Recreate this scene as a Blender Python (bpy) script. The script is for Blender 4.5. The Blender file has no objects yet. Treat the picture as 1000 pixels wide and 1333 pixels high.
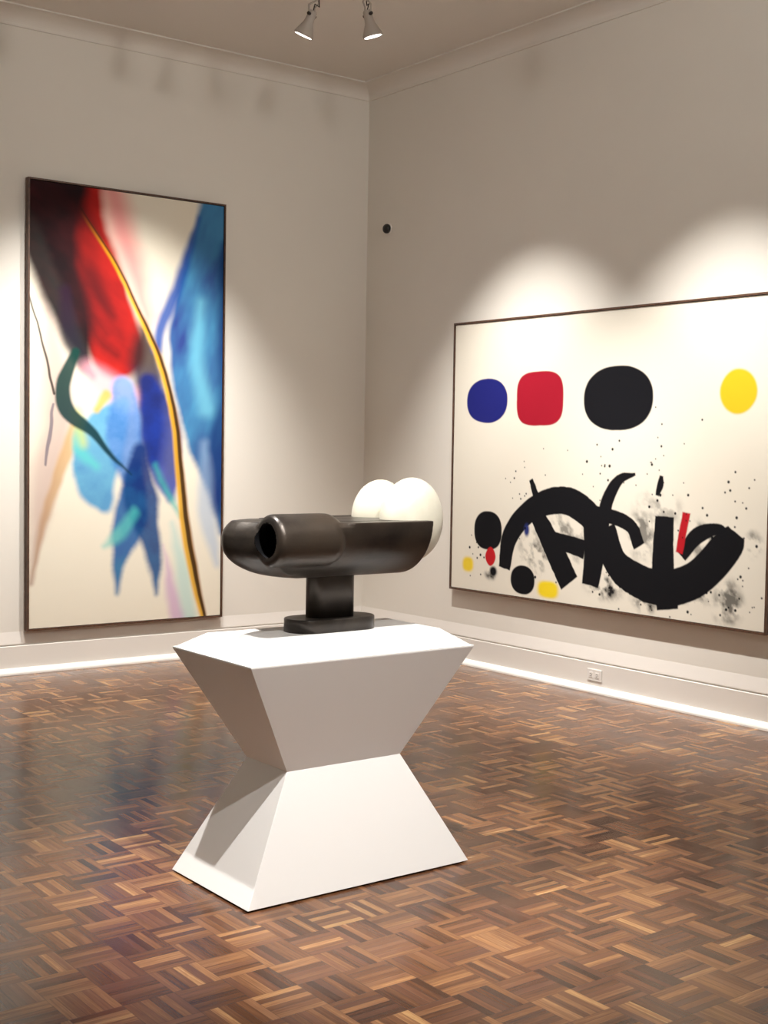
import bpy, bmesh, math, random
import numpy as np
from mathutils import Vector, Matrix
random.seed(4); rng = np.random.RandomState(7)
sc = bpy.context.scene
C = sc.collection
PI = math.pi

# ------------------------------------------------------------------ helpers
def lin(c):
    c = [v/255.0 for v in c]
    return tuple((v/12.92 if v <= .04045 else ((v+.055)/1.055)**2.4) for v in c)

def mat(name, col, rough=.5, metal=0.0, spec=.5, emit=None, estr=0.0):
    m = bpy.data.materials.new(name); m.use_nodes = True
    b = m.node_tree.nodes['Principled BSDF']
    b.inputs['Base Color'].default_value = (*col, 1)
    b.inputs['Roughness'].default_value = rough
    b.inputs['Metallic'].default_value = metal
    b.inputs['Specular IOR Level'].default_value = spec
    if emit:
        b.inputs['Emission Color'].default_value = (*emit, 1)
        b.inputs['Emission Strength'].default_value = estr
    return m

class G:
    """tiny node graph helper"""
    def __init__(s, m):
        s.t = m.node_tree; s.n = s.t.nodes; s.b = s.n['Principled BSDF']
    def link(s, a, b): s.t.links.new(a, b)
    def put(s, sock, v):
        if isinstance(v, bpy.types.NodeSocket): s.link(v, sock)
        else: sock.default_value = v
    def math(s, op, a, b=0.0, c=0.0):
        n = s.n.new('ShaderNodeMath'); n.operation = op
        for i, v in enumerate((a, b, c)):
            s.put(n.inputs[i], v)
        return n.outputs[0]
    def mixf(s, f, a, b):
        n = s.n.new('ShaderNodeMix'); n.data_type = 'FLOAT'
        s.put(n.inputs[0], f); s.put(n.inputs[2], a); s.put(n.inputs[3], b)
        return n.outputs[0]
    def mixc(s, f, a, b, mode='MIX'):
        n = s.n.new('ShaderNodeMix'); n.data_type = 'RGBA'; n.blend_type = mode
        s.put(n.inputs[0], f); s.put(n.inputs[6], a); s.put(n.inputs[7], b)
        return n.outputs[2]
    def comb(s, x, y, z):
        n = s.n.new('ShaderNodeCombineXYZ')
        for i, v in enumerate((x, y, z)): s.put(n.inputs[i], v)
        return n.outputs[0]
    def noise(s, vec, scale, detail=3, rough=.5, dist=0.0):
        n = s.n.new('ShaderNodeTexNoise'); s.put(n.inputs['Vector'], vec)
        n.inputs['Scale'].default_value = scale; n.inputs['Detail'].default_value = detail
        n.inputs['Roughness'].default_value = rough; n.inputs['Distortion'].default_value = dist
        return n.outputs['Fac']
    def ramp(s, f, stops):
        n = s.n.new('ShaderNodeValToRGB'); s.put(n.inputs[0], f)
        cr = n.color_ramp
        while len(cr.elements) < len(stops): cr.elements.new(.5)
        for e, (p, c) in zip(cr.elements, stops):
            e.position = p; e.color = (*c, 1) if len(c) == 3 else c
        return n.outputs[0]
    def pos(s):
        return s.n.new('ShaderNodeNewGeometry').outputs['Position']
    def xyz(s, v):
        n = s.n.new('ShaderNodeSeparateXYZ'); s.link(v, n.inputs[0]); return n.outputs
    def white(s, vec):
        n = s.n.new('ShaderNodeTexWhiteNoise'); n.noise_dimensions = '3D'; s.link(vec, n.inputs['Vector'])
        return n.outputs['Value']
    def bump(s, h, strength, dist=.01):
        n = s.n.new('ShaderNodeBump'); n.inputs['Strength'].default_value = strength
        n.inputs['Distance'].default_value = dist; s.put(n.inputs['Height'], h)
        s.link(n.outputs[0], s.b.inputs['Normal'])

def link(name, me, m=None, parent=None):
    o = bpy.data.objects.new(name, me); C.objects.link(o)
    if m is not None and me is not None:
        me.materials.clear(); me.materials.append(m)
    if parent: o.parent = parent; o.matrix_parent_inverse = Matrix.Translation(-parent.location) if not parent.rotation_euler.x and False else Matrix.Identity(4)
    return o

def obj(name, bm, m, parent=None, smooth=False, origin=None):
    """bmesh is in world coordinates; parent empties are unrotated"""
    me = bpy.data.meshes.new(name)
    off = Vector(origin) if origin is not None else Vector((0, 0, 0))
    if parent is not None:
        off = wloc(parent)
    bmesh.ops.translate(bm, verts=bm.verts, vec=-off)
    bmesh.ops.recalc_face_normals(bm, faces=bm.faces)
    bm.to_mesh(me); bm.free()
    if smooth:
        for p in me.polygons: p.use_smooth = True
    o = link(name, me, m, parent)
    if parent is None: o.location = off
    return o

def wloc(o):
    v = Vector((0, 0, 0))
    while o is not None:
        v += Vector(o.location); o = o.parent
    return v

def thing(name, label, cat, loc, group=None):
    o = bpy.data.objects.new(name, None); C.objects.link(o); o.location = loc
    o.empty_display_size = .1
    tag(o, label, cat, group); return o

def tag(o, label, cat, group=None):
    o['label'] = label; o['category'] = cat
    if group: o['group'] = group
    return o

def struct(o):
    o['kind'] = 'structure'; return o

def box(bm, a, b):
    a = Vector(a); b = Vector(b)
    vs = [bm.verts.new((x, y, z)) for x in (a.x, b.x) for y in (a.y, b.y) for z in (a.z, b.z)]
    for f in ((0,1,3,2),(4,6,7,5),(0,4,5,1),(2,3,7,6),(0,2,6,4),(1,5,7,3)):
        bm.faces.new([vs[i] for i in f])
    return vs

def bevel(bm, w, seg=2):
    bmesh.ops.bevel(bm, geom=bm.edges[:], offset=w, segments=seg, profile=.5, affect='EDGES')

def loft(bm, rings, cap0=True, cap1=True):
    R = [[bm.verts.new(p) for p in r] for r in rings]
    n = len(R[0])
    for a, b in zip(R, R[1:]):
        for i in range(n):
            j = (i+1) % n
            bm.faces.new((a[i], a[j], b[j], b[i]))
    if cap0: bm.faces.new(R[0][::-1])
    if cap1: bm.faces.new(R[-1])
    return R

def lathe_axis(bm, p0, d, prof, n=28):
    """profile [(t along d, r)] around axis through p0"""
    d = Vector(d).normalized(); u = d.orthogonal().normalized(); v = d.cross(u)
    rings = []
    for t, r in prof:
        c = Vector(p0)+d*t
        rings.append([c+(u*math.cos(2*PI*i/n)+v*math.sin(2*PI*i/n))*r for i in range(n)])
    loft(bm, rings)

def tube(bm, pts, r, n=12):
    pts = [Vector(p) for p in pts]; rings = []
    d0 = (pts[1]-pts[0]).normalized(); u = d0.orthogonal().normalized()
    for i, p in enumerate(pts):
        d = (pts[min(i+1, len(pts)-1)]-pts[max(i-1, 0)]).normalized()
        u = (u-d*u.dot(d)).normalized(); v = d.cross(u)
        rings.append([p+(u*math.cos(2*PI*k/n)+v*math.sin(2*PI*k/n))*r for k in range(n)])
    loft(bm, rings)

# ------------------------------------------------------------------ materials
def wall_material(name, c, rough=.62, amp=.03):
    m = mat(name, c, rough, spec=.3); g = G(m)
    p = g.pos(); n1 = g.noise(p, 1.3, 3); n2 = g.noise(p, 160, 2)
    f = g.math('MULTIPLY_ADD', n1, amp*2, 1-amp)
    col = g.mixc(1.0, (*c, 1), g.comb(f, f, f), 'MULTIPLY')
    g.link(col, g.b.inputs['Base Color']); g.bump(n2, .06, .002)
    return m
M_wall = wall_material('warm_white_wall_paint', (.79, .755, .69))
M_ceil = wall_material('ceiling_paint', (.77, .735, .675))
M_trim = wall_material('semi_gloss_trim_paint', (.80, .76, .71), .35, .01)
M_shoe = wall_material('white_shoe_moulding_paint', (.90, .88, .84), .35, .01)
M_ped = wall_material('white_pedestal_lacquer', (.84, .83, .82), .45, .01)
M_dark = mat('dark_gap', (.012, .011, .01), .8)
M_fixture = mat('fixture_enamel', (.42, .37, .32), .45)
M_fixdark = mat('fixture_dark_metal', (.05, .04, .035), .45, .6)
M_lens = mat('lit_lamp_lens', (.9, .9, .85), .3, emit=(1, .95, .86), estr=14)
M_sensor = mat('black_plastic', (.012, .013, .012), .35)
M_plate = mat('outlet_plate_plastic', (.82, .79, .75), .35)
M_frame = mat('walnut_frame', (.07, .035, .02), .45)
g = G(M_frame); p = g.pos()
sx = g.xyz(p)
gr = g.noise(g.comb(g.math('MULTIPLY', sx[0], 8), g.math('MULTIPLY', sx[1], 8), g.math('MULTIPLY', sx[2], 2)), 14, 4)
g.link(g.ramp(gr, [(.3, (.045, .022, .013)), (.7, (.13, .062, .036))]), g.b.inputs['Base Color'])

M_bronze = mat('dark_patinated_metal', (.03, .027, .025), .4, .5)
g = G(M_bronze); p = g.pos()
n1 = g.noise(p, 9, 5, .6, .4); n2 = g.noise(p, 90, 3, .6); n3 = g.noise(p, 3.2, 3)
c1 = g.ramp(n1, [(.32, (.024, .021, .020)), (.62, (.055, .046, .039))])
c2 = g.mixc(g.ramp(n3, [(.45, (0, 0, 0)), (.75, (1, 1, 1))]), c1, (.075, .055, .04, 1))
g.link(c2, g.b.inputs['Base Color'])
g.link(g.math('MULTIPLY_ADD', n1, .30, .22), g.b.inputs['Roughness'])
g.bump(n2, .12, .003)
M_bore = mat('bore_shade_black', (.005, .005, .006), .9, spec=.1)  # darkness inside the barrels put into the colour as near black
M_egg = mat('ivory_polished_plaster', (.86, .83, .72), .3)
g = G(M_egg); p = g.pos(); n1 = g.noise(p, 14, 4)
g.link(g.ramp(n1, [(.3, (.66, .63, .52)), (.7, (.73, .70, .59))]), g.b.inputs['Base Color'])

# parquet in basket weave: square blocks of six slats
M_floor = mat('basketweave_parquet', (.25, .13, .07), .3)
g = G(M_floor); p = g.pos(); s = g.xyz(p)
Pb = .152
U = g.math('DIVIDE', g.math('ADD', s[0], 3.20), Pb); V = g.math('DIVIDE', g.math('ADD', s[1], 5.44), Pb)
cx = g.math('FLOOR', U); cyy = g.math('FLOOR', V)
fu = g.math('FRACT', U); fv = g.math('FRACT', V)
par = g.math('FLOORED_MODULO', g.math('ADD', g.math('ADD', cx, cyy), 1.0), 2.0)
along = g.mixf(par, fu, fv); across = g.mixf(par, fv, fu)
sl = g.math('FLOOR', g.math('MULTIPLY', across, 6.0)); fs = g.math('FRACT', g.math('MULTIPLY', across, 6.0))
r1 = g.white(g.comb(cx, cyy, sl)); r2 = g.white(g.comb(cx, cyy, 31.0))
r3 = g.white(g.comb(cyy, cx, g.math('ADD', sl, 11.0)))
grv = g.comb(g.math('MULTIPLY', along, .35), g.math('MULTIPLY', across, 9.0), g.math('MULTIPLY', r1, 97.0))
gn = g.noise(grv, 2.0, 4, .55, 0.0)
gfine = g.noise(g.comb(g.math('MULTIPLY', along, 1.2), g.math('MULTIPLY', across, 34.0), g.math('MULTIPLY', r3, 31.0)), 3.0, 3, .6)
tone = g.math('ADD', g.math('MULTIPLY', r1, .60), g.math('MULTIPLY', r2, .27))
tone = g.math('ADD', tone, g.math('MULTIPLY_ADD', gn, .60, -.27))
tone = g.math('ADD', tone, g.math('MULTIPLY_ADD', gfine, .34, -.17))
colr = g.ramp(tone, [(.0, (.038, .015, .008)), (.28, (.084, .033, .015)), (.55, (.160, .068, .029)), (.78, (.285, .135, .056)), (1.0, (.55, .33, .135))])
# hue drift towards purple-brown on some slats
colr = g.mixc(g.math('MULTIPLY', g.math('GREATER_THAN', r3, .74), .35), colr, (.150, .064, .038, 1))
edge = g.math('MINIMUM', g.math('MINIMUM', fs, g.math('SUBTRACT', 1.0, fs)), 1.0)
e1 = g.math('LESS_THAN', edge, .035)
eb = g.math('MINIMUM', along, g.math('SUBTRACT', 1.0, along)); e2 = g.math('LESS_THAN', eb, .008)
gap = g.math('MAXIMUM', e1, e2)
colr = g.mixc(g.math('MULTIPLY', gap, .42), colr, (.02, .01, .006, 1))
# dark feature strip that runs round the room three quarters of a metre from the walls
dxl = g.math('ABSOLUTE', g.math('ADD', s[0], .75)); dyl = g.math('ABSOLUTE', g.math('ADD', s[1], .85))
inx = g.math('LESS_THAN', s[1], -.84); iny = g.math('LESS_THAN', s[0], -.74)
l1 = g.math('MULTIPLY', g.math('LESS_THAN', dxl, .008), inx); l2 = g.math('MULTIPLY', g.math('LESS_THAN', dyl, .008), iny)
colr = g.mixc(g.math('MULTIPLY', g.math('MAXIMUM', l1, l2), .75), colr, (.03, .013, .008, 1))
g.link(colr, g.b.inputs['Base Color'])
g.link(g.math('ADD', g.math('MULTIPLY', gn, .10), g.math('MULTIPLY_ADD', r1, .08, .13)), g.b.inputs['Roughness'])
g.b.inputs['Specular IOR Level'].default_value = .26
g.bump(g.math('ADD', g.math('MULTIPLY', gap, -1.0), g.math('ADD', g.math('MULTIPLY', r3, .5), g.math('MULTIPLY', gfine, .3))), .12, .002)

# ------------------------------------------------------------------ the room
XW, YW, H = -8.6, -10.2, 4.2
def slab(name, a, b, m):
    bm = bmesh.new(); box(bm, a, b); return struct(obj(name, bm, m))
slab('floor', (XW-.2, YW-.2, -.12), (.2, .2, 0), M_floor)
slab('ceiling', (XW-.2, YW-.2, H), (.2, .2, H+.12), M_ceil)
slab('wall_left', (XW, 0, 0), (.2, .2, H), M_wall)
slab('wall_right', (0, YW, 0), (.2, 0, H), M_wall)
slab('wall_near', (XW, YW-.2, 0), (.2, YW, H), M_wall)
slab('wall_far_left', (XW-.2, YW-.2, 0), (XW, .2, H), M_wall)

def profile_run(name, prof, wall, m, smooth=False):
    """prof: (distance from wall, height). wall 'L' runs along x at y=0, 'R' along y at x=0, mitred at the corner"""
    bm = bmesh.new()
    if wall == 'L': rings = [[(XW, -d, z) for d, z in prof], [(-d, -d, z) for d, z in prof]]
    else: rings = [[(-d, YW, z) for d, z in prof], [(-d, -d, z) for d, z in prof]]
    loft(bm, rings)
    return struct(obj(name, bm, m))
BH = .186
base = [(0, 0), (.020, 0), (.020, BH-.007), (.017, BH-.004), (.003, BH-.004), (.003, BH+.003), (.013, BH+.004), (.013, BH+.010), (.0005, BH+.085), (0, BH+.085)]
shoe = [(.020, 0), (.056, 0), (.0555, .010), (.051, .019), (.044, .027), (.035, .034), (.026, .038), (.020, .039)]
for w, side in (('L', 'left'), ('R', 'right')):
    profile_run('baseboard_'+side, base, w, M_trim)
cove = [(0, 4.105), (.012, 4.105), (.014, 4.115)]
for i in range(13):
    a = i/12*PI/2
    cove.append((.014+.126*(1-math.cos(a)), 4.115+.075*math.sin(a)))
cove += [(.15, 4.19), (.15, H), (0, H)]
profile_run('trim_1', cove, 'L', M_ceil); profile_run('trim_2', cove, 'R', M_ceil)
profile_run('trim_3', shoe, 'L', M_shoe); profile_run('trim_4', shoe, 'R', M_shoe)

# ------------------------------------------------------------------ pedestal (hourglass, two frusta waist to waist)
px, py = -3.3199, -4.324
ped = thing('pedestal', 'white hourglass-shaped pedestal under the dark metal sculpture', 'pedestal', (px, py, 0))
def rect(a, b, z): return [(px-a, py-b, z), (px+a, py-b, z), (px+a, py+b, z), (px-a, py+b, z)]
bm = bmesh.new(); loft(bm, [rect(.4653-.012, .2563-.012, 0), rect(.4653-.012, .2563-.012, .012)])
obj('recessed_foot', bm, M_dark, ped)['label'] = 'thin recessed foot coloured black as the shadow gap'  # black colour paints the shade of the gap at the floor
def facet(name, rings, bv=.0012):
    bm = bmesh.new(); loft(bm, rings); bmesh.ops.recalc_face_normals(bm, faces=bm.faces)
    bevel(bm, bv, 1); return obj(name, bm, M_ped, ped)
zf = .006
facet('lower_body', [rect(.4653, .2563, zf), rect(.2407, .1305, .4013)])
facet('upper_body', [rect(.2407, .1305, .4013), rect(.466, .263, .788), rect(.466, .263, .7941)], .0008)
facet('raised_top', [rect(.454, .251, .794), rect(.454, .251, .797), rect(.3887, .1586, .8481)], .0008)

# ------------------------------------------------------------------ sculpture
ZT = .8481
yc, R, hd, zt, x1 = -4.303, .220, .203, 1.240, -2.996
SC = (-3.291, -4.3057)
scul = thing('abstract_sculpture', 'dark metal abstract sculpture with two ivory domes on white pedestal', 'sculpture', (SC[0], SC[1], ZT))
def stadium(cx_, cy_, a, r, z, n=24):
    out = []
    for k in range(n+1):
        t = -PI/2+PI*k/n; out.append((cx_+a-r+r*math.cos(t), cy_+r*math.sin(t), z))
    for k in range(n+1):
        t = PI/2+PI*k/n; out.append((cx_-a+r+r*math.cos(t), cy_+r*math.sin(t), z))
    return out
def stad_prism(name, a, r, z0, z1, bv):
    bm = bmesh.new()
    rings = [stadium(*SC, a, r, z0), stadium(*SC, a, r, z1-bv), stadium(*SC, a-bv*.3, r-bv*.3, z1-bv*.3), stadium(*SC, a-bv, r-bv, z1)]
    loft(bm, rings)
    o = obj(name, bm, M_bronze, scul)
    for p_ in o.data.polygons:
        p_.use_smooth = len(p_.vertices) == 4
    return o
stad_prism('base_slab', .178, .083, ZT, ZT+.047, .004)
stad_prism('neck', .094, .046, ZT+.046, 1.10, .002)

NV = [(-1.05, -3.54), (-1, -3.57), (-.93, -3.625), (-.65, -3.645), (-.4, -3.656), (-.2, -3.674), (0, -3.698), (.22, -3.705), (.45, -3.665), (.67, -3.565), (.85, -3.45), (1, -3.30), (1.05, -3.26)]
NVs = []
for i_ in range(1, len(NV)-2):
    for k_ in range(8):
        t_ = k_/8; a_, b_, c_, d_ = [np.array(q_) for q_ in NV[i_-1:i_+3]]
        NVs.append(.5*(2*b_+(c_-a_)*t_+(2*a_-5*b_+4*c_-d_)*t_*t_+(3*b_-a_-3*c_+d_)*t_**3))
NVx = [q_[0] for q_ in NVs]+[1.0]; NVy = [q_[1] for q_ in NVs]+[-3.30]
def nose_x(y, z):
    """left-hand end of the hull: blunt towards the viewer, rounded off behind and swept up from the keel"""
    v = (y-yc)/R
    x = float(np.interp(v, NVx, NVy))
    q = min(max((1.165-z)/(1.165-(zt-hd)), 0), 1); x += .28*(1-math.sqrt(max(1-q*q, 0)))
    q = max(z-1.185, 0)/.06; return x+.045*q*q
def piece(sec, zc, xs):
    """sec: list of (y, z); a curved cap at the nose, then straight rings to xs[-1]"""
    bm = bmesh.new(); rings = []
    for k in range(1, 21):
        s_ = math.sin(PI/2*k/20)
        rings.append([(nose_x(yc+(y-yc)*s_, zc+(z-zc)*s_), yc+(y-yc)*s_, zc+(z-zc)*s_) for y, z in sec])
    last = rings[-1]
    for f_ in (.25, .5, .75): rings.append([(p_[0]*(1-f_)+xs[0]*f_, p_[1], p_[2]) for p_ in last])
    for x in xs: rings.append([(x, y, z) for y, z in sec])
    loft(bm, rings); bmesh.ops.recalc_face_normals(bm, faces=bm.faces); return bm
low = [(yc-R*math.cos(PI*k/40), zt-hd*math.sin(PI*k/40)) for k in range(41)]+[(yc+R*(1-2*k/10), zt) for k in range(1, 10)]
YB, ZB, RB = .142, 1.178, .084
shoulder = []
for k in range(61):
    t = 2*PI*k/61; c_, s_ = math.cos(t), math.sin(t)
    shoulder.append((yc+YB*np.sign(c_)*min(1, abs(c_)*3)+RB*c_, ZB+RB*s_*(.74 if s_ > 0 else .8)))
xs_h = [-3.405, -3.38, -3.34, -3.30, -3.2, -3.1, x1]
hb = piece(low, 1.185, xs_h)
for v_ in hb.verts:   # where the barrels are, the gunwale stays inside them
    if v_.co.x < -3.35 and v_.co.z > 1.15:
        lim = YB+math.sqrt(max(.088**2-(v_.co.z-1.181)**2, 0))-.004
        k_ = min(1, (-3.335-v_.co.x)/.05); dy = v_.co.y-yc
        if abs(dy) > lim: v_.co.y = yc+math.copysign(abs(dy)*(1-k_)+lim*k_, dy)
sb = piece([(float(a), float(b)) for a, b in shoulder], ZB, [-3.24, -3.235])
# trim the shoulder: keep only the nose half so the twin barrels run on from it
geom = sb.verts[:]+sb.edges[:]+sb.faces[:]
rr_ = bmesh.ops.bisect_plane(sb, geom=geom, plane_co=(-3.56, 0, 0), plane_no=(1, 0, 0), clear_outer=True)
bmesh.ops.holes_fill(sb, edges=[e for e in sb.edges if e.is_boundary])
def barrel(bm, yb, zb, r, x0, x1_):
    n = 44; rings = []
    def ring(x, rr): return [(x, yb+rr*math.cos(2*PI*i/n), zb+rr*math.sin(2*PI*i/n)) for i in range(n)]
    rings += [ring(x0, r*.80), ring(x0+.006, r*.92), ring(x0+.018, r*.99)]
    for xx in np.linspace(x0+.03, x1_-r, 6): rings.append(ring(float(xx), r))
    for k in range(1, 12):
        a = PI/2*k/12; rings.append(ring(x1_-r*.9+r*.9*math.sin(a), r*math.cos(a)))
    loft(bm, rings)
bb1 = bmesh.new(); barrel(bb1, yc-YB, 1.181, .090, -3.645, -3.345)
bb2 = bmesh.new(); barrel(bb2, yc+YB, 1.162, .077, -3.555, -3.345)
tmp = []
def blank(bm):
    bmesh.ops.recalc_face_normals(bm, faces=bm.faces)
    me = bpy.data.meshes.new('blank'); bm.to_mesh(me); bm.free(); o = link('blank', me); tmp.append(o); return o
bj = bmesh.new()
for b_ in (hb, sb, bb1, bb2):
    bmesh.ops.recalc_face_normals(b_, faces=b_.faces)
    me = bpy.data.meshes.new('blank'); b_.to_mesh(me); b_.free(); bj.from_mesh(me)
me = bpy.data.meshes.new('blank'); bj.to_mesh(me); bj.free(); body = link('blank', me); tmp.append(body)
rm = body.modifiers.new('r', 'REMESH'); rm.mode = 'VOXEL'; rm.voxel_size = .0036
sm = body.modifiers.new('s', 'SMOOTH'); sm.factor = .5; sm.iterations = 6
# bores
bm = bmesh.new()
for sgn in (-1, 1):
    lathe_axis(bm, (-3.9, yc+sgn*.143, 1.184), (1, 0, 0), [(0, .0575), (.50, .0575)], 48)
# clean vertical cut at the right-hand end of the hull
bmesh.ops.recalc_face_normals(bm, faces=bm.faces)
me = bpy.data.meshes.new('t4'); bm.to_mesh(me); bm.free()
cut = link('bore_blank', me); tmp.append(cut)
bo = body.modifiers.new('b', 'BOOLEAN'); bo.operation = 'DIFFERENCE'; bo.solver = 'EXACT'; bo.object = cut
bpy.context.view_layer.update(); dg = bpy.context.evaluated_depsgraph_get()
me = bpy.data.meshes.new_from_object(body.evaluated_get(dg))
me.name = 'hull'; me.materials.clear(); me.materials.append(M_bronze); me.materials.append(M_bore)
for p_ in me.polygons:
    c_ = p_.center
    inside = any(abs(math.hypot(c_.y-(yc+sg*.143), c_.z-1.184)-.0575) < .0012 for sg in (-1, 1)) or c_.x > -3.41 and p_.normal.x < -.99 and c_.x < -3.39
    p_.material_index = 1 if inside else 0
me.transform(Matrix.Translation(-Vector(scul.location)))
for o in tmp: bpy.data.objects.remove(o)
me.shade_smooth() if hasattr(me, 'shade_smooth') else None
hull = link('hull', me, None, scul)
hull['label'] = 'boat-shaped dark hull with twin bored barrels'
try: me.set_sharp_from_angle(angle=math.radians(38))
except Exception: pass

# the two ivory forms
for sgn, yy, ex in ((-1, -4.400, (.128, .092, .152)), (1, -4.212, (.119, .085, .139))):
    bm = bmesh.new(); bmesh.ops.create_uvsphere(bm, u_segments=56, v_segments=36, radius=1)
    bmesh.ops.scale(bm, verts=bm.verts, vec=ex)
    bmesh.ops.translate(bm, verts=bm.verts, vec=(-3.002, yy, 1.238))
    obj('dome', bm, M_egg, scul, smooth=True)['label'] = 'ivory white egg-shaped dome'

# ------------------------------------------------------------------ paint: colour fields written per vertex of the canvas
def noise2(X, Y, scale, seed, octv=4):
    r = np.random.RandomState(seed); out = np.zeros_like(X); amp = 1.0; tot = 0
    for o_ in range(octv):
        gsz = 64; gr_ = r.rand(gsz, gsz); x = X*scale*2**o_+o_*7.3; y = Y*scale*2**o_+o_*3.1
        xi = np.floor(x).astype(int); yi = np.floor(y).astype(int); fx = x-xi; fy = y-yi
        fx = fx*fx*(3-2*fx); fy = fy*fy*(3-2*fy)
        a = gr_[xi % gsz, yi % gsz]; b = gr_[(xi+1) % gsz, yi % gsz]; c = gr_[xi % gsz, (yi+1) % gsz]; d = gr_[(xi+1) % gsz, (yi+1) % gsz]
        out += amp*((a*(1-fx)+b*fx)*(1-fy)+(c*(1-fx)+d*fx)*fy); tot += amp; amp *= .5
    return out/tot-.5
def sstep(a, b, x):
    t = np.clip((x-a)/(b-a), 0, 1); return t*t*(3-2*t)
def smoothline(pts, n=8):
    P_ = [np.array(q, float) for q in pts]; P_ = [2*P_[0]-P_[1]]+P_+[2*P_[-1]-P_[-2]]; out = []
    for i in range(1, len(P_)-2):
        for k in range(n):
            t = k/n; a, b, c, d = P_[i-1:i+3]
            out.append(.5*((2*b)+(-a+c)*t+(2*a-5*b+4*c-d)*t*t+(-a+3*b-3*c+d)*t**3))
    out.append(P_[-2]); return out
def stroke(X, Y, pts, butt=False):
    """pts (x, y, half width); returns signed distance and the side coordinate (+1 right of travel)"""
    L = smoothline(pts); best = np.full(X.shape, 1e9); side = np.zeros(X.shape); tt = np.zeros(X.shape)
    N = len(L)-1
    for i in range(N):
        a, b = L[i], L[i+1]; d = b[:2]-a[:2]; l2 = d@d+1e-12
        t = np.clip(((X-a[0])*d[0]+(Y-a[1])*d[1])/l2, 0, 1)
        qx = X-a[0]-t*d[0]; qy = Y-a[1]-t*d[1]; w = a[2]+(b[2]-a[2])*t
        ds = np.hypot(qx, qy)-w
        s_ = (d[0]*qy-d[1]*qx)/math.sqrt(l2)/np.maximum(w, 1e-4)
        mk = ds < best
        best = np.where(mk, ds, best); side = np.where(mk, s_, side); tt = np.where(mk, (i+t)/N, tt)
    if butt:
        for p_, q_ in ((L[0], L[1]), (L[-1], L[-2])):
            e = (p_-q_)[:2]; e = e/np.hypot(*e)
            proj = (X-p_[0])*e[0]+(Y-p_[1])*e[1]
            near = np.hypot(X-p_[0], Y-p_[1]) < p_[2]*1.8
            best = np.where(near, np.maximum(best, proj), best)
    return best, side, tt
class Paint:
    def __init__(s, X, Y, col):
        s.X, s.Y = X, Y; s.c = np.empty(X.shape+(3,)); s.c[:] = lin(col)
    def over(s, m, col):
        col = np.asarray(col, float)
        if col.ndim == 1: col = np.array(lin(col))
        s.c = s.c*(1-m[..., None])+col*m[..., None]
def mixcol(f, a, b):
    return np.array(lin(a))*(1-f[..., None])+np.array(lin(b))*f[..., None]

def canvas(name, axis, u0, u1, z0, z1, nu, nz, dist, back, paintfn, parent, m):
    us = np.linspace(u0, u1, nu); zs = np.linspace(z0, z1, nz)
    Uu, Z = np.meshgrid(us, zs)
    P_ = paintfn(Uu, Z)
    n = nu*nz; off = wloc(parent)
    def co(u, z, d):
        return np.stack([u, np.full(u.shape, -d), z], -1) if axis == 'x' else np.stack([np.full(u.shape, -d), u, z], -1)
    front = co(Uu.ravel(), Z.ravel(), dist)
    cu = np.array([u0, u1, u1, u0]); cz = np.array([z0, z0, z1, z1])
    bk = co(cu, cz, back)
    V_ = np.concatenate([front, bk])-np.array(off)
    idx = np.arange(n).reshape(nz, nu)
    q = np.stack([idx[:-1, :-1], idx[:-1, 1:], idx[1:, 1:], idx[1:, :-1]], -1).reshape(-1, 4)
    faces = [tuple(r_) for r_ in q.tolist()]
    B = [n, n+1, n+2, n+3]; c_ = [0, nu-1, n-1, n-nu]
    faces += [tuple(B[::-1])]
    edges_ = [idx[0].tolist(), idx[:, -1].tolist(), idx[-1][::-1].tolist(), idx[:, 0][::-1].tolist()]
    for i, e in enumerate(edges_):
        faces.append(tuple(e[::-1])+(B[i], B[(i+1) % 4]))
    me = bpy.data.meshes.new(name); me.from_pydata(V_.tolist(), [], faces); me.update()
    ca = me.color_attributes.new('paint', 'FLOAT_COLOR', 'POINT')
    arr = np.ones((n+4, 4), np.float32); arr[:n, :3] = P_.c.reshape(-1, 3); arr[n:, :3] = lin((225, 218, 200))
    ca.data.foreach_set('color', arr.ravel())
    return link(name, me, m, parent)
def paint_material(name, rough):
    m = mat(name, (.8, .8, .8), rough, spec=.12); g = G(m)
    a = g.n.new('ShaderNodeVertexColor'); a.layer_name = 'paint'
    g.link(a.outputs[0], g.b.inputs['Base Color'])
    g.bump(g.noise(g.pos(), 420, 2), .08, .001)
    return m
M_cv = paint_material('painted_canvas', .7)

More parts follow.
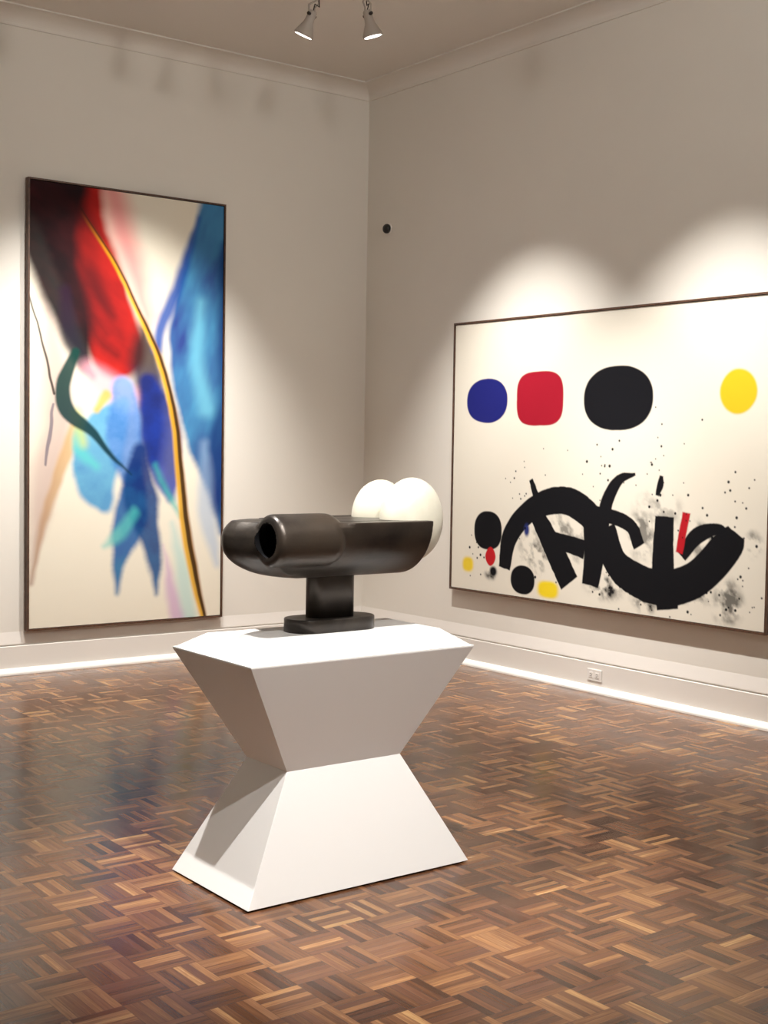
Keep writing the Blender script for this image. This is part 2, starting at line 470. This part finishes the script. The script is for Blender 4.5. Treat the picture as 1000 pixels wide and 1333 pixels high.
def left_art(X, Z):
    w1 = noise2(X, Z, 2.2, 3); w2 = noise2(X, Z, 2.2, 9); fine = noise2(X, Z, 9, 5)
    Xd = X+w1*.10; Zd = Z+w2*.10
    P_ = Paint(X, Z, (230, 223, 206))
    P_.over(sstep(.1, .5, noise2(X, Z, 1.6, 21)+.25)*.20, (220, 207, 184))
    # grey-violet and tan veils low on the left
    d, s_, t = stroke(Xd, Zd, [(-2.62, 2.6, .03), (-2.54, 2.1, .10), (-2.50, 1.62, .13), (-2.62, 1.2, .12), (-2.70, .75, .04)])
    P_.over(sstep(.04, -.10, d)*.62, mixcol(np.clip(.5+.5*s_, 0, 1), (196, 170, 160), (168, 132, 132)))
    d, s_, t = stroke(Xd, Zd, [(-2.36, 1.56, .05), (-2.50, 1.25, .035), (-2.63, .95, .02), (-2.68, .6, .01)])
    P_.over(sstep(.03, -.02, d)*.7, mixcol(np.clip(t, 0, 1), (206, 160, 88), (150, 108, 92)))
    # rose haze
    d, s_, t = stroke(Xd, Zd, [(-2.16, 3.2, .10), (-2.02, 2.80, .10), (-1.86, 2.38, .06)])
    P_.over(sstep(.08, -.10, d)*.75, (222, 120, 120))
    # red plume
    d, s_, t = stroke(Xd, Zd, [(-2.52, 3.25, .30), (-2.41, 2.9, .24), (-2.24, 2.5, .23), (-2.08, 2.12, .22)])
    red = mixcol(np.clip(.5+1.3*noise2(X+Z*.6, Z, 4, 12), 0, 1), (186, 34, 26), (118, 20, 22))
    P_.over(sstep(.035, -.05, d), red)
    # dark plume left of it
    d, s_, t = stroke(Xd, Zd, [(-2.64, 3.25, .36), (-2.58, 2.92, .25), (-2.52, 2.62, .18), (-2.38, 2.30, .14), (-2.30, 2.04, .06)])
    edge_ = np.clip((s_+.2)*.8, 0, 1); soft_ = np.where(s_ > 0, .02, .08)
    P_.over(sstep(.02, -.09, d-soft_*.5)*.98, mixcol(np.clip(.35+1.8*noise2(X+Z*.5, Z, 5, 31), 0, 1), (20, 15, 19), (58, 22, 26)))
    d, s_, t = stroke(Xd, Zd, [(-2.46, 2.45, .05), (-2.42, 2.2, .07), (-2.34, 2.0, .06), (-2.26, 1.92, .03)])
    P_.over(sstep(.03, -.05, d)*.9, mixcol(np.clip(t, 0, 1), (40, 20, 40), (24, 44, 48)))
    for q_ in ([(-2.42, 2.75, .03), (-2.25, 2.50, .05), (-2.12, 2.34, .015)], [(-2.40, 2.55, .03), (-2.28, 2.36, .045), (-2.16, 2.22, .01)], [(-2.52, 3.1, .05), (-2.36, 2.98, .06), (-2.2, 2.82, .02)], [(-2.30, 2.30, .02), (-2.2, 2.16, .03), (-2.08, 2.08, .01)]):
        d, s_, t = stroke(Xd, Zd, q_); P_.over(sstep(.05, -.05, d)*.6, (44, 14, 18))
    d, s_, t = stroke(X+fine*.05, Z+w2*.1, [(-2.40, 3.00, .02), (-2.28, 2.7, .06), (-2.18, 2.42, .04), (-2.05, 2.2, .01)])
    P_.over(sstep(.07, -.06, d)*.4, (70, 16, 20))
    d, s_, t = stroke(Xd, Zd, [(-1.90, 2.28, .05), (-1.86, 2.05, .12), (-1.82, 1.75, .12), (-1.78, 1.4, .07)])
    P_.over(sstep(.06, -.07, d)*.93, mixcol(sstep(.3, .7, t), (48, 28, 30), (16, 34, 96)))
    # pink and pale blue transition
    d, s_, t = stroke(Xd, Zd, [(-2.28, 1.95, .07), (-2.12, 1.84, .10), (-1.98, 1.78, .08)])
    P_.over(sstep(.06, -.06, d)*.7, (226, 158, 172))
    # right-hand blue wing
    d, s_, t = stroke(Xd, Zd, [(-1.27, 3.25, .17), (-1.36, 2.85, .19), (-1.45, 2.4, .23), (-1.46, 1.95, .22), (-1.40, 1.55, .17), (-1.30, 1.2, .10), (-1.27, .9, .04)])
    f = np.clip(.5+2.0*noise2(X-Z*.25, Z*.45, 5, 41), 0, 1)
    P_.over(sstep(.03, -.035, d)*.97, mixcol(f, (14, 52, 128), (56, 132, 178)))
    d, s_, t = stroke(Xd, Zd, [(-1.48, 3.05, .015), (-1.60, 2.7, .045), (-1.74, 2.35, .05), (-1.78, 2.15, .04)])
    P_.over(sstep(.03, -.04, d)*.92, (22, 72, 152))
    d, s_, t = stroke(Xd, Zd, [(-1.44, 2.5, .02), (-1.48, 2.1, .04), (-1.42, 1.75, .05)])
    P_.over(sstep(.07, -.05, d)*.6, (120, 196, 218))
    d, s_, t = stroke(Xd, Zd, [(-1.27, 2.9, .05), (-1.26, 2.0, .05), (-1.33, 1.35, .09), (-1.30, 1.05, .05)])
    P_.over(sstep(.05, -.05, d)*.8, (16, 48, 112))
    d, s_, t = stroke(Xd, Zd, [(-1.43, 1.5, .03), (-1.40, 1.0, .07), (-1.31, .65, .03)])
    P_.over(sstep(.04, -.05, d)*.55, (150, 178, 212))
    # lower blue fan
    for pts, ca_, cb_, al in (
        ([(-2.05, 1.72, .06), (-2.16, 1.52, .17), (-2.22, 1.28, .14), (-2.18, 1.12, .06)], (84, 170, 206), (44, 138, 192), .9),
        ([(-2.32, 1.62, .02), (-2.34, 1.48, .04), (-2.2, 1.36, .02)], (80, 196, 190), (96, 200, 196), .7),
        ([(-2.04, 1.85, .08), (-1.99, 1.55, .13), (-1.95, 1.3, .08)], (110, 150, 212), (36, 110, 182), .9),
        ([(-1.84, 1.9, .06), (-1.75, 1.6, .13), (-1.70, 1.32, .10), (-1.68, 1.15, .03)], (18, 34, 104), (20, 56, 160), .9),
        ([(-1.90, 1.35, .04), (-1.98, 1.05, .12), (-2.05, .80, .07), (-2.085, .50, .008)], (26, 78, 154), (34, 112, 160), .95),
        ([(-1.88, 1.45, .05), (-1.90, 1.15, .13), (-1.86, .95, .09), (-1.80, .75, .06), (-1.765, .48, .008)], (16, 46, 110), (30, 96, 150), .95),
        ([(-1.96, 1.05, .03), (-2.08, .9, .04), (-2.18, .82, .01)], (70, 176, 176), (120, 200, 190), .7),
        ([(-1.76, 1.35, .012), (-1.68, 1.15, .016), (-1.60, 1.02, .008)], (40, 150, 150), (90, 190, 180), .8)):
        d, s_, t = stroke(Xd+fine*.02, Zd, pts)
        P_.over(sstep(.035, -.03, d)*al, mixcol(np.clip(t+fine, 0, 1), ca_, cb_))
    for q_ in ([(-2.52, 1.72, .004), (-2.56, 1.5, .010), (-2.58, 1.35, .004)],):
        d, s_, t = stroke(Xd, Zd, q_); P_.over(sstep(.010, -.002, d)*.6, (24, 34, 84))
    # yellow-green glow by the green blade
    d, s_, t = stroke(Xd, Zd, [(-2.36, 1.66, .03), (-2.30, 1.50, .02)])
    P_.over(sstep(.05, -.03, d)*.7, (200, 206, 110))
    d, s_, t = stroke(Xd, Zd, [(-2.16, 1.80, .02), (-2.22, 1.70, .012)])
    P_.over(sstep(.03, -.01, d)*.8, (206, 176, 60))
    # green blade
    d, s_, t = stroke(X+w1*.05, Z+w2*.05, [(-2.38, 2.08, .03), (-2.46, 1.85, .05), (-2.42, 1.68, .055), (-2.24, 1.56, .03), (-2.08, 1.40, .015), (-1.96, 1.29, .004)])
    P_.over(sstep(.012, -.015, d)*.96, mixcol(np.clip(t, 0, 1), (14, 58, 52), (12, 48, 62)))
    d, s_, t = stroke(X+w1*.05, Z+w2*.05, [(-2.70, 2.42, .004), (-2.60, 2.1, .006), (-2.52, 1.80, .008)])
    P_.over(sstep(.006, -.004, d)*.9, (34, 28, 26))
    # lilac foot
    d, s_, t = stroke(Xd, Z, [(-1.72, .80, .01), (-1.66, .5, .05), (-1.60, .22, .07)])
    P_.over(sstep(.02, -.05, d)*.6, (190, 140, 196))
    d, s_, t = stroke(Xd, Z, [(-1.66, .95, .02), (-1.58, .6, .06), (-1.52, .25, .06)])
    P_.over(sstep(.03, -.05, d)*.5, (150, 206, 206))
    # ochre ribbon with a dark edge
    rib = [(-2.36, 3.02, .004), (-2.10, 2.68, .010), (-1.92, 2.36, .016), (-1.76, 2.05, .020), (-1.66, 1.70, .024), (-1.61, 1.35, .028), (-1.57, .98, .034), (-1.50, .62, .034), (-1.41, .27, .020)]
    d, s_, t = stroke(X+w1*.03, Z, rib)
    P_.over(sstep(.020, -.012, d)*.93*sstep(0, .12, t), mixcol(np.clip(.5+.5*s_, 0, 1), (226, 172, 28), (150, 96, 20)))
    d, s_, t = stroke(X+w1*.03, Z, [(a+.012, b, c*.42) for a, b, c in rib])
    P_.over(sstep(.008, -.006, d)*.9, (44, 26, 14))
    return P_

def right_art(Y, Z):
    X = -Y
    w1 = noise2(X, Z, 6, 3)*.02; w2 = noise2(X, Z, 6, 8)*.02; fine = noise2(X, Z, 26, 15)
    P_ = Paint(X, Z, (226, 220, 206))
    P_.over(sstep(.0, .4, noise2(X, Z, 1.5, 2))*.25, (216, 206, 188))
    def disc(x, z, rx, rz, col, soft=.004, p=2.0):
        d = ((np.abs((X-x+w1*.4)/rx)**p+np.abs((Z-z+w2*.4)/rz)**p)**(1/p)-1)*min(rx, rz)
        P_.over(sstep(soft, -soft, d), col)
    disc(1.455, 1.82, .205, .148, (30, 34, 112), p=2.3)
    disc(1.965, 1.825, .215, .175, (158, 22, 42), p=3.4)
    disc(2.64, 1.815, .280, .195, (17, 17, 22), p=2.3)
    disc(3.53, 1.835, .125, .125, (212, 186, 36), .010)
    # grey scuffs under the black strokes
    def scuff(x, z, rx, rz, a, seed):
        d = np.hypot((X-x)/rx, (Z-z)/rz); n_ = noise2(X+.3*Z, Z, 16, seed, 5)
        P_.over(np.clip(sstep(1.1, .2, d)*(.35+4.2*n_), 0, 1)*a, (34, 32, 32))
    for q in ((1.95, .83, .18, .20, .75, 1), (2.2, 1.02, .17, .13, .6, 2), (2.57, .66, .20, .10, 1, 4), (2.90, .62, .14, .10, .9, 5), (3.28, .70, .24, .09, .9, 6),
              (3.50, .66, .13, .16, .8, 7), (3.66, 1.0, .08, .09, .8, 8), (2.98, 1.15, .22, .15, .45, 9), (2.86, 1.0, .14, .2, .7, 10), (3.3, 1.0, .16, .14, .6, 11), (2.35, .92, .2, .2, .5, 12), (1.53, .66, .08, .06, .9, 13)):
        scuff(*q)
    blk = (16, 16, 20)
    Xb = X+w1*.6+fine*.006; Zb = Z+w2*.6+fine*.006
    for pts in ([(1.66, .70, .055), (1.71, .92, .072), (1.90, 1.10, .078), (2.18, 1.18, .088), (2.42, 1.10, .090), (2.56, .90, .075)],
                [(1.93, 1.12, .060), (2.10, .90, .080), (2.27, .66, .085)],
                [(2.04, .94, .050), (2.40, .88, .060)],
                [(2.47, 1.08, .095), (2.48, .86, .085), (2.45, .66, .070)],
                [(2.54, .98, .05), (2.57, 1.18, .050), (2.67, 1.32, .034), (2.80, 1.36, .008)],
                [(2.46, 1.12, .045), (2.75, 1.06, .045), (2.84, .93, .045)],
                [(2.56, 1.02, .085), (2.68, .80, .095), (2.98, .70, .105), (3.26, .77, .105), (3.48, .97, .100), (3.54, 1.06, .050)],
                [(3.03, 1.12, .070), (3.03, .80, .085), (3.07, .58, .080)],
                [(3.17, .90, .035), (3.27, 1.02, .050), (3.42, 1.07, .030), (3.47, 1.05, .008)],
                [(1.90, 1.30, .018), (1.95, 1.20, .030)],
                [(2.97, 1.24, .012), (2.99, 1.30, .024), (3.0, 1.36, .014)]):
        d, s_, t = stroke(Xb, Zb, pts, True); P_.over(sstep(.004, -.004, d), blk)
    disc(1.49, .945, .140, .13, blk, p=2.4); disc(1.84, .64, .115, .095, blk, p=2.2); disc(1.55, .67, .035, .035, blk, .012)
    disc(1.52, .77, .052, .065, (186, 30, 36), p=1.7)
    d, s_, t = stroke(Xb, Zb, [(3.15, .92, .026), (3.19, 1.15, .028)], True); P_.over(sstep(.005, -.005, d), (176, 26, 36))
    disc(1.29, .70, .055, .05, (234, 204, 60), .015, 2.6); disc(2.08, .60, .095, .055, (236, 208, 40), .014, 2.8)
    disc(1.87, .97, .025, .04, (40, 50, 110), .012)
    # spatter
    r = np.random.RandomState(3)
    for cx_, cz_, sx_, sz_, n_ in ((1.9, 1.2, .12, .12, 30), (2.5, 1.32, .10, .12, 22), (2.95, 1.45, .05, .16, 24), (3.2, 1.2, .25, .12, 34), (3.55, .85, .12, .22, 46), (1.4, .78, .07, .12, 20), (2.7, .66, .3, .08, 36), (3.2, .64, .25, .06, 30), (2.95, 1.6, .18, .12, 6), (2.3, 1.35, .7, .12, 10)):
        for k in range(n_*2//3):
            x, z = cx_+r.randn()*sx_, cz_+r.randn()*sz_; rr = .0035+.006*r.rand()**2
            i0 = max(0, int((z-Z0R)/(Z1R-Z0R)*(Z.shape[0]-1))-8); i1 = i0+17
            ju = int((x-X.min())/(X.max()-X.min())*(Z.shape[1]-1))
            # columns run from the far (large x) to the near side of the canvas
            ju = Z.shape[1]-1-ju; j0 = max(0, ju-8); j1 = j0+17
            sub = (slice(i0, i1), slice(j0, j1))
            d = np.hypot(X[sub]-x, Z[sub]-z)-rr
            if d.size == 0: continue
            m_ = sstep(.004, -.003, d)[..., None]
            P_.c[sub] = P_.c[sub]*(1-m_)+np.array(lin(blk))*m_
    return P_

def frame(name, axis, u0, u1, z0, z1, fw, d0, d1, parent):
    """four mitred rails from the wall (d0) to the face (d1)"""
    bm = bmesh.new()
    def P3(u, z, d): return (u, -d, z) if axis == 'x' else (-d, u, z)
    o_ = [(u0, z0), (u1, z0), (u1, z1), (u0, z1)]; i_ = [(u0+fw, z0+fw), (u1-fw, z0+fw), (u1-fw, z1-fw), (u0+fw, z1-fw)]
    vo0 = [bm.verts.new(P3(*q, d0)) for q in o_]; vo1 = [bm.verts.new(P3(*q, d1)) for q in o_]
    vi0 = [bm.verts.new(P3(*q, d0)) for q in i_]; vi1 = [bm.verts.new(P3(*q, d1)) for q in i_]
    for k in range(4):
        j = (k+1) % 4
        bm.faces.new((vo0[k], vo0[j], vo1[j], vo1[k])); bm.faces.new((vo1[k], vo1[j], vi1[j], vi1[k]))
        bm.faces.new((vi1[k], vi1[j], vi0[j], vi0[k])); bm.faces.new((vi0[k], vi0[j], vo0[j], vo0[k]))
    return obj(name, bm, M_frame, parent)

DP = .05
lx0, lx1, lz0, lz1 = -2.7023, -1.2626, .2744, 3.1729
LP = thing('painting', 'tall framed abstract canvas of red, black and blue plumes', 'painting', ((lx0+lx1)/2, 0, lz0))
frame('frame', 'x', lx0, lx1, lz0, lz1, .011, .002, DP, LP)['label'] = 'thin dark brown wooden frame'
canvas('canvas', 'x', lx0+.015, lx1-.015, lz0+.015, lz1-.015, 330, 640, .042, .008, left_art, LP, M_cv)
ry0, ry1, Z0R, Z1R = -1.1023, -3.7621, .5141, 2.3623
RP = thing('painting', 'wide framed canvas with four coloured discs above black brushstrokes', 'painting', (0, (ry0+ry1)/2, Z0R))
frame('frame', 'y', ry1, ry0, Z0R, Z1R, .012, .002, DP, RP)['label'] = 'thin dark brown wooden frame'
canvas('canvas', 'y', ry1+.015, ry0-.015, Z0R+.015, Z1R-.015, 660, 460, .043, .008, right_art, RP, M_cv)

# ------------------------------------------------------------------ wall sensor and outlet
sen = thing('wall_sensor', 'small round black sensor high on the right wall near the corner', 'sensor', (0, -.270, 3.118))
bm = bmesh.new(); lathe_axis(bm, (0, -.270, 3.118), (-1, 0, 0), [(0, .040), (.006, .040), (.009, .037)], 32)
obj('mounting_ring', bm, M_plate, sen, smooth=False)['label'] = 'pale mounting ring'
bm = bmesh.new(); lathe_axis(bm, (-.008, -.270, 3.118), (-1, 0, 0), [(0, .034), (.012, .036), (.022, .034), (.030, .028), (.036, .019), (.039, .008), (.0395, .001)], 32)
obj('black_dome', bm, M_sensor, sen, smooth=True)

oy, oz = -2.485, .106
out = thing('wall_outlet', 'white double electrical outlet on the right baseboard', 'electrical outlet', (-.020, oy, oz))
bm = bmesh.new(); box(bm, (-.026, oy-.060, oz-.036), (-.020, oy+.060, oz+.036)); bevel(bm, .002, 2)
obj('cover_plate', bm, M_plate, out)
for sg in (-1, 1):
    bm = bmesh.new(); yy = oy+sg*.026
    box(bm, (-.0285, yy-.016, oz-.017), (-.025, yy+.016, oz+.017)); bevel(bm, .0012, 2)
    rc = obj('receptacle', bm, M_plate, out)
    bm = bmesh.new()
    for dz in (-.007, .007): box(bm, (-.0290, yy-.003, oz+dz-.0014), (-.0283, yy+.008, oz+dz+.0014))
    lathe_axis(bm, (-.0283, yy-.009, oz), (-1, 0, 0), [(0, .0024), (.0007, .0024)], 12)
    obj('slots', bm, M_dark, rc)['label'] = 'dark plug slots'

# ------------------------------------------------------------------ ceiling tracks and spotlights
def track(name, a, b, label):
    bm = bmesh.new(); a = Vector(a); b = Vector(b)
    h = Vector((.018, .018, 0))
    lo = Vector((min(a.x, b.x), min(a.y, b.y), 0)); hi = Vector((max(a.x, b.x), max(a.y, b.y), 0))
    box(bm, (lo.x-.018, lo.y-.018, H-.022), (hi.x+.018, hi.y+.018, H-.0005)); bevel(bm, .002, 1)
    return tag(obj(name, bm, M_fixture, origin=((a.x+b.x)/2, (a.y+b.y)/2, H)), label, 'light track')
LIGHT = (1.0, .965, .915)
def spotlight(face, aim, mount, label, watts, angle=62, blend=.75, soft=.022):
    """face = centre of the lens, aim = point it lights, mount = (x, y) on the track"""
    face = Vector(face); aim = Vector(aim); d = (aim-face).normalized(); back = -d
    t = thing('track_spotlight', label, 'spotlight', (mount[0], mount[1], H-.022), 'track spotlights')
    neck = face+back*.135
    bm = bmesh.new()
    lathe_axis(bm, face, back, [(0, .056), (.004, .059), (.012, .059), (.030, .050), (.075, .031), (.095, .027), (.140, .026), (.150, .020), (.152, .004)], 32)
    obj('lamp_head', bm, M_fixture, t, smooth=True)
    bm = bmesh.new(); lathe_axis(bm, face-back*.001, back, [(0, .051), (.006, .051)], 32)
    ln = obj('lens', bm, M_lens, t); ln['label'] = 'glowing white lens'
    top = Vector((mount[0], mount[1], H-.022))
    side = d.cross(Vector((0, 0, 1))).normalized()
    bm = bmesh.new()
    for sg in (-1, 1):
        a = neck+back*-.01+side*sg*.034
        tube(bm, [a, a+Vector((0, 0, .05)), top+Vector((0, 0, -.075))+side*sg*.022, top+Vector((0, 0, -.045))], .0055, 10)
    obj('yoke', bm, M_fixture, t)
    for sg in (-1, 1):
        bm = bmesh.new(); lathe_axis(bm, neck+side*sg*.022+back*-.01, side*sg, [(0, .010), (.02, .010), (.022, .008)], 14)
        obj('pivot_knob', bm, M_fixdark, t)['label'] = 'dark pivot knob'
    bm = bmesh.new(); box(bm, (top.x-.03, top.y-.03, top.z-.05), (top.x+.03, top.y+.03, top.z)); bevel(bm, .006, 2)
    obj('track_adapter', bm, M_fixture, t)
    bm = bmesh.new(); q = neck+back*.01
    tube(bm, [q, q+Vector((.02, .01, .05)), top+Vector((.015, .0, -.10)), top+Vector((.01, 0, -.05))], .0035, 8)
    obj('power_cord', bm, M_fixdark, t)['label'] = 'short dark power cord'
    L = bpy.data.lights.new('spot_beam', 'SPOT'); L.energy = watts; L.color = LIGHT
    L.spot_size = math.radians(angle); L.spot_blend = blend; L.shadow_soft_size = soft
    lo = bpy.data.objects.new('spot_beam', L); C.objects.link(lo); lo.parent = t
    lo.location = face+d*.03-Vector(t.location)
    lo.rotation_euler = d.to_track_quat('-Z', 'Y').to_euler()
    return t

track('ceiling_track', (-7.5, -1.56, 0), (-1.45, -1.56, 0), 'slim ceiling track that runs parallel to the left wall')
track('ceiling_track', (-1.30, -8.5, 0), (-1.30, -1.60, 0), 'slim ceiling track that runs parallel to the right wall')
track('ceiling_track', (-3.95, -8.5, 0), (-3.95, -2.6, 0), 'slim ceiling track above the pedestal')
W = 760
spotlight((-1.64, -1.575, 3.90), (-2.50, -.0, .15), (-1.56, -1.60), 'lit ceiling spotlight angled left toward the tall canvas, left of the pair', W*.82, 78, 1)
spotlight((-1.315, -1.825, 3.90), (-.05, -1.95, -.1), (-1.36, -1.80), 'lit ceiling spotlight angled right toward the wide canvas, right of the pair', W*1.1, 70, 1)
spotlight((-2.52, -1.68, 3.93), (-2.2, 0, .2), (-2.52, -1.62), 'ceiling spotlight at the very top edge above the tall canvas', W*.72, 78, 1)
spotlight((-1.28, -3.42, 3.90), (-.05, -3.47, -.1), (-1.30, -3.45), 'ceiling spotlight facing the near half of the wide canvas', W*1.1, 70, 1)
spotlight((-3.94, -3.62, 3.92), (-3.50, -4.25, .8), (-3.95, -3.60), 'ceiling spotlight over the far side of the pedestal', W*1.1, 40)
spotlight((-3.95, -5.84, 3.92), (-3.15, -4.85, .3), (-3.95, -5.88), 'ceiling spotlight over the near side of the pedestal', W*1.15, 46, .9)
spotlight((-3.95, -7.30, 3.92), (-3.20, -4.60, .5), (-3.95, -7.32), 'added unseen fill spotlight behind the visitor that brightens the pedestal front', W*.62, 34, .8)  # added unseen lamp, lifts the pedestal's front faces
spotlight((-5.2, -1.60, 3.92), (-5.2, 0, 1.2), (-5.2, -1.6), 'added unseen bounce spotlight aimed at the bare stretch of left wall', W*.3, 90, 1)  # added out of view, its wall bounce raises the ambient light
spotlight((-3.93, -6.75, 3.92), (-.4, -.3, 5.4), (-3.95, -6.78), 'added unseen fill flood on the middle track thrown level onto the upper walls', W*.34, 108, 1, .22)  # made-up flood that fills the upper walls, large soft source blurs head shadows
spotlight((-1.32, -7.60, 3.92), (-1.6, 0, 5.4), (-1.30, -7.62), 'added unseen fill flood on the right track thrown level onto the upper left wall', W*.30, 108, 1, .22)  # second made-up flood, same wide source, fills the upper left wall
spotlight((-3.95, -8.4, 3.92), (-4.2, -10.2, 1.7), (-3.95, -8.38), 'added unseen bounce spotlight turned toward the wall behind the visitor', W*.75, 90, 1)  # unseen lamp added so this wall bounces soft light forward
spotlight((-6.9, -1.60, 3.92), (-8.6, -3.6, 1.8), (-6.9, -1.58), 'added unseen bounce spotlight turned toward the far end wall left of the visitor', W*.75, 90, 1)  # unseen lamp added for ambient bounce off the end wall

wd = bpy.data.worlds.new('room_dark'); sc.world = wd; wd.use_nodes = True
wd.node_tree.nodes['Background'].inputs[0].default_value = (.02, .018, .016, 1)

# ------------------------------------------------------------------ camera
f, yaw, pitch, roll = 1706.5, .6476, -.0498, .0159
cw, cp, cs = math.cos(yaw), math.cos(pitch), math.sin(pitch)
fw = Vector((math.sin(yaw)*cp, math.cos(yaw)*cp, cs)); rr = Vector((math.cos(yaw), -math.sin(yaw), 0)); uu = rr.cross(fw)
r_ = rr*math.cos(roll)+uu*math.sin(roll); u_ = -rr*math.sin(roll)+uu*math.cos(roll)
cam = bpy.data.cameras.new('camera'); co = bpy.data.objects.new('camera', cam); C.objects.link(co)
co.matrix_world = Matrix(((r_.x, u_.x, -fw.x, -5.9432), (r_.y, u_.y, -fw.y, -8.1227), (r_.z, u_.z, -fw.z, 1.5), (0, 0, 0, 1)))
cam.sensor_fit = 'HORIZONTAL'; cam.sensor_width = 36; cam.lens = f/1000*36; cam.clip_start = .05
sc.camera = co
vs = sc.view_settings
vs.view_transform = 'Standard'; vs.look = 'None'; vs.gamma = 1; vs.use_curve_mapping = False
vs.exposure = -0.45
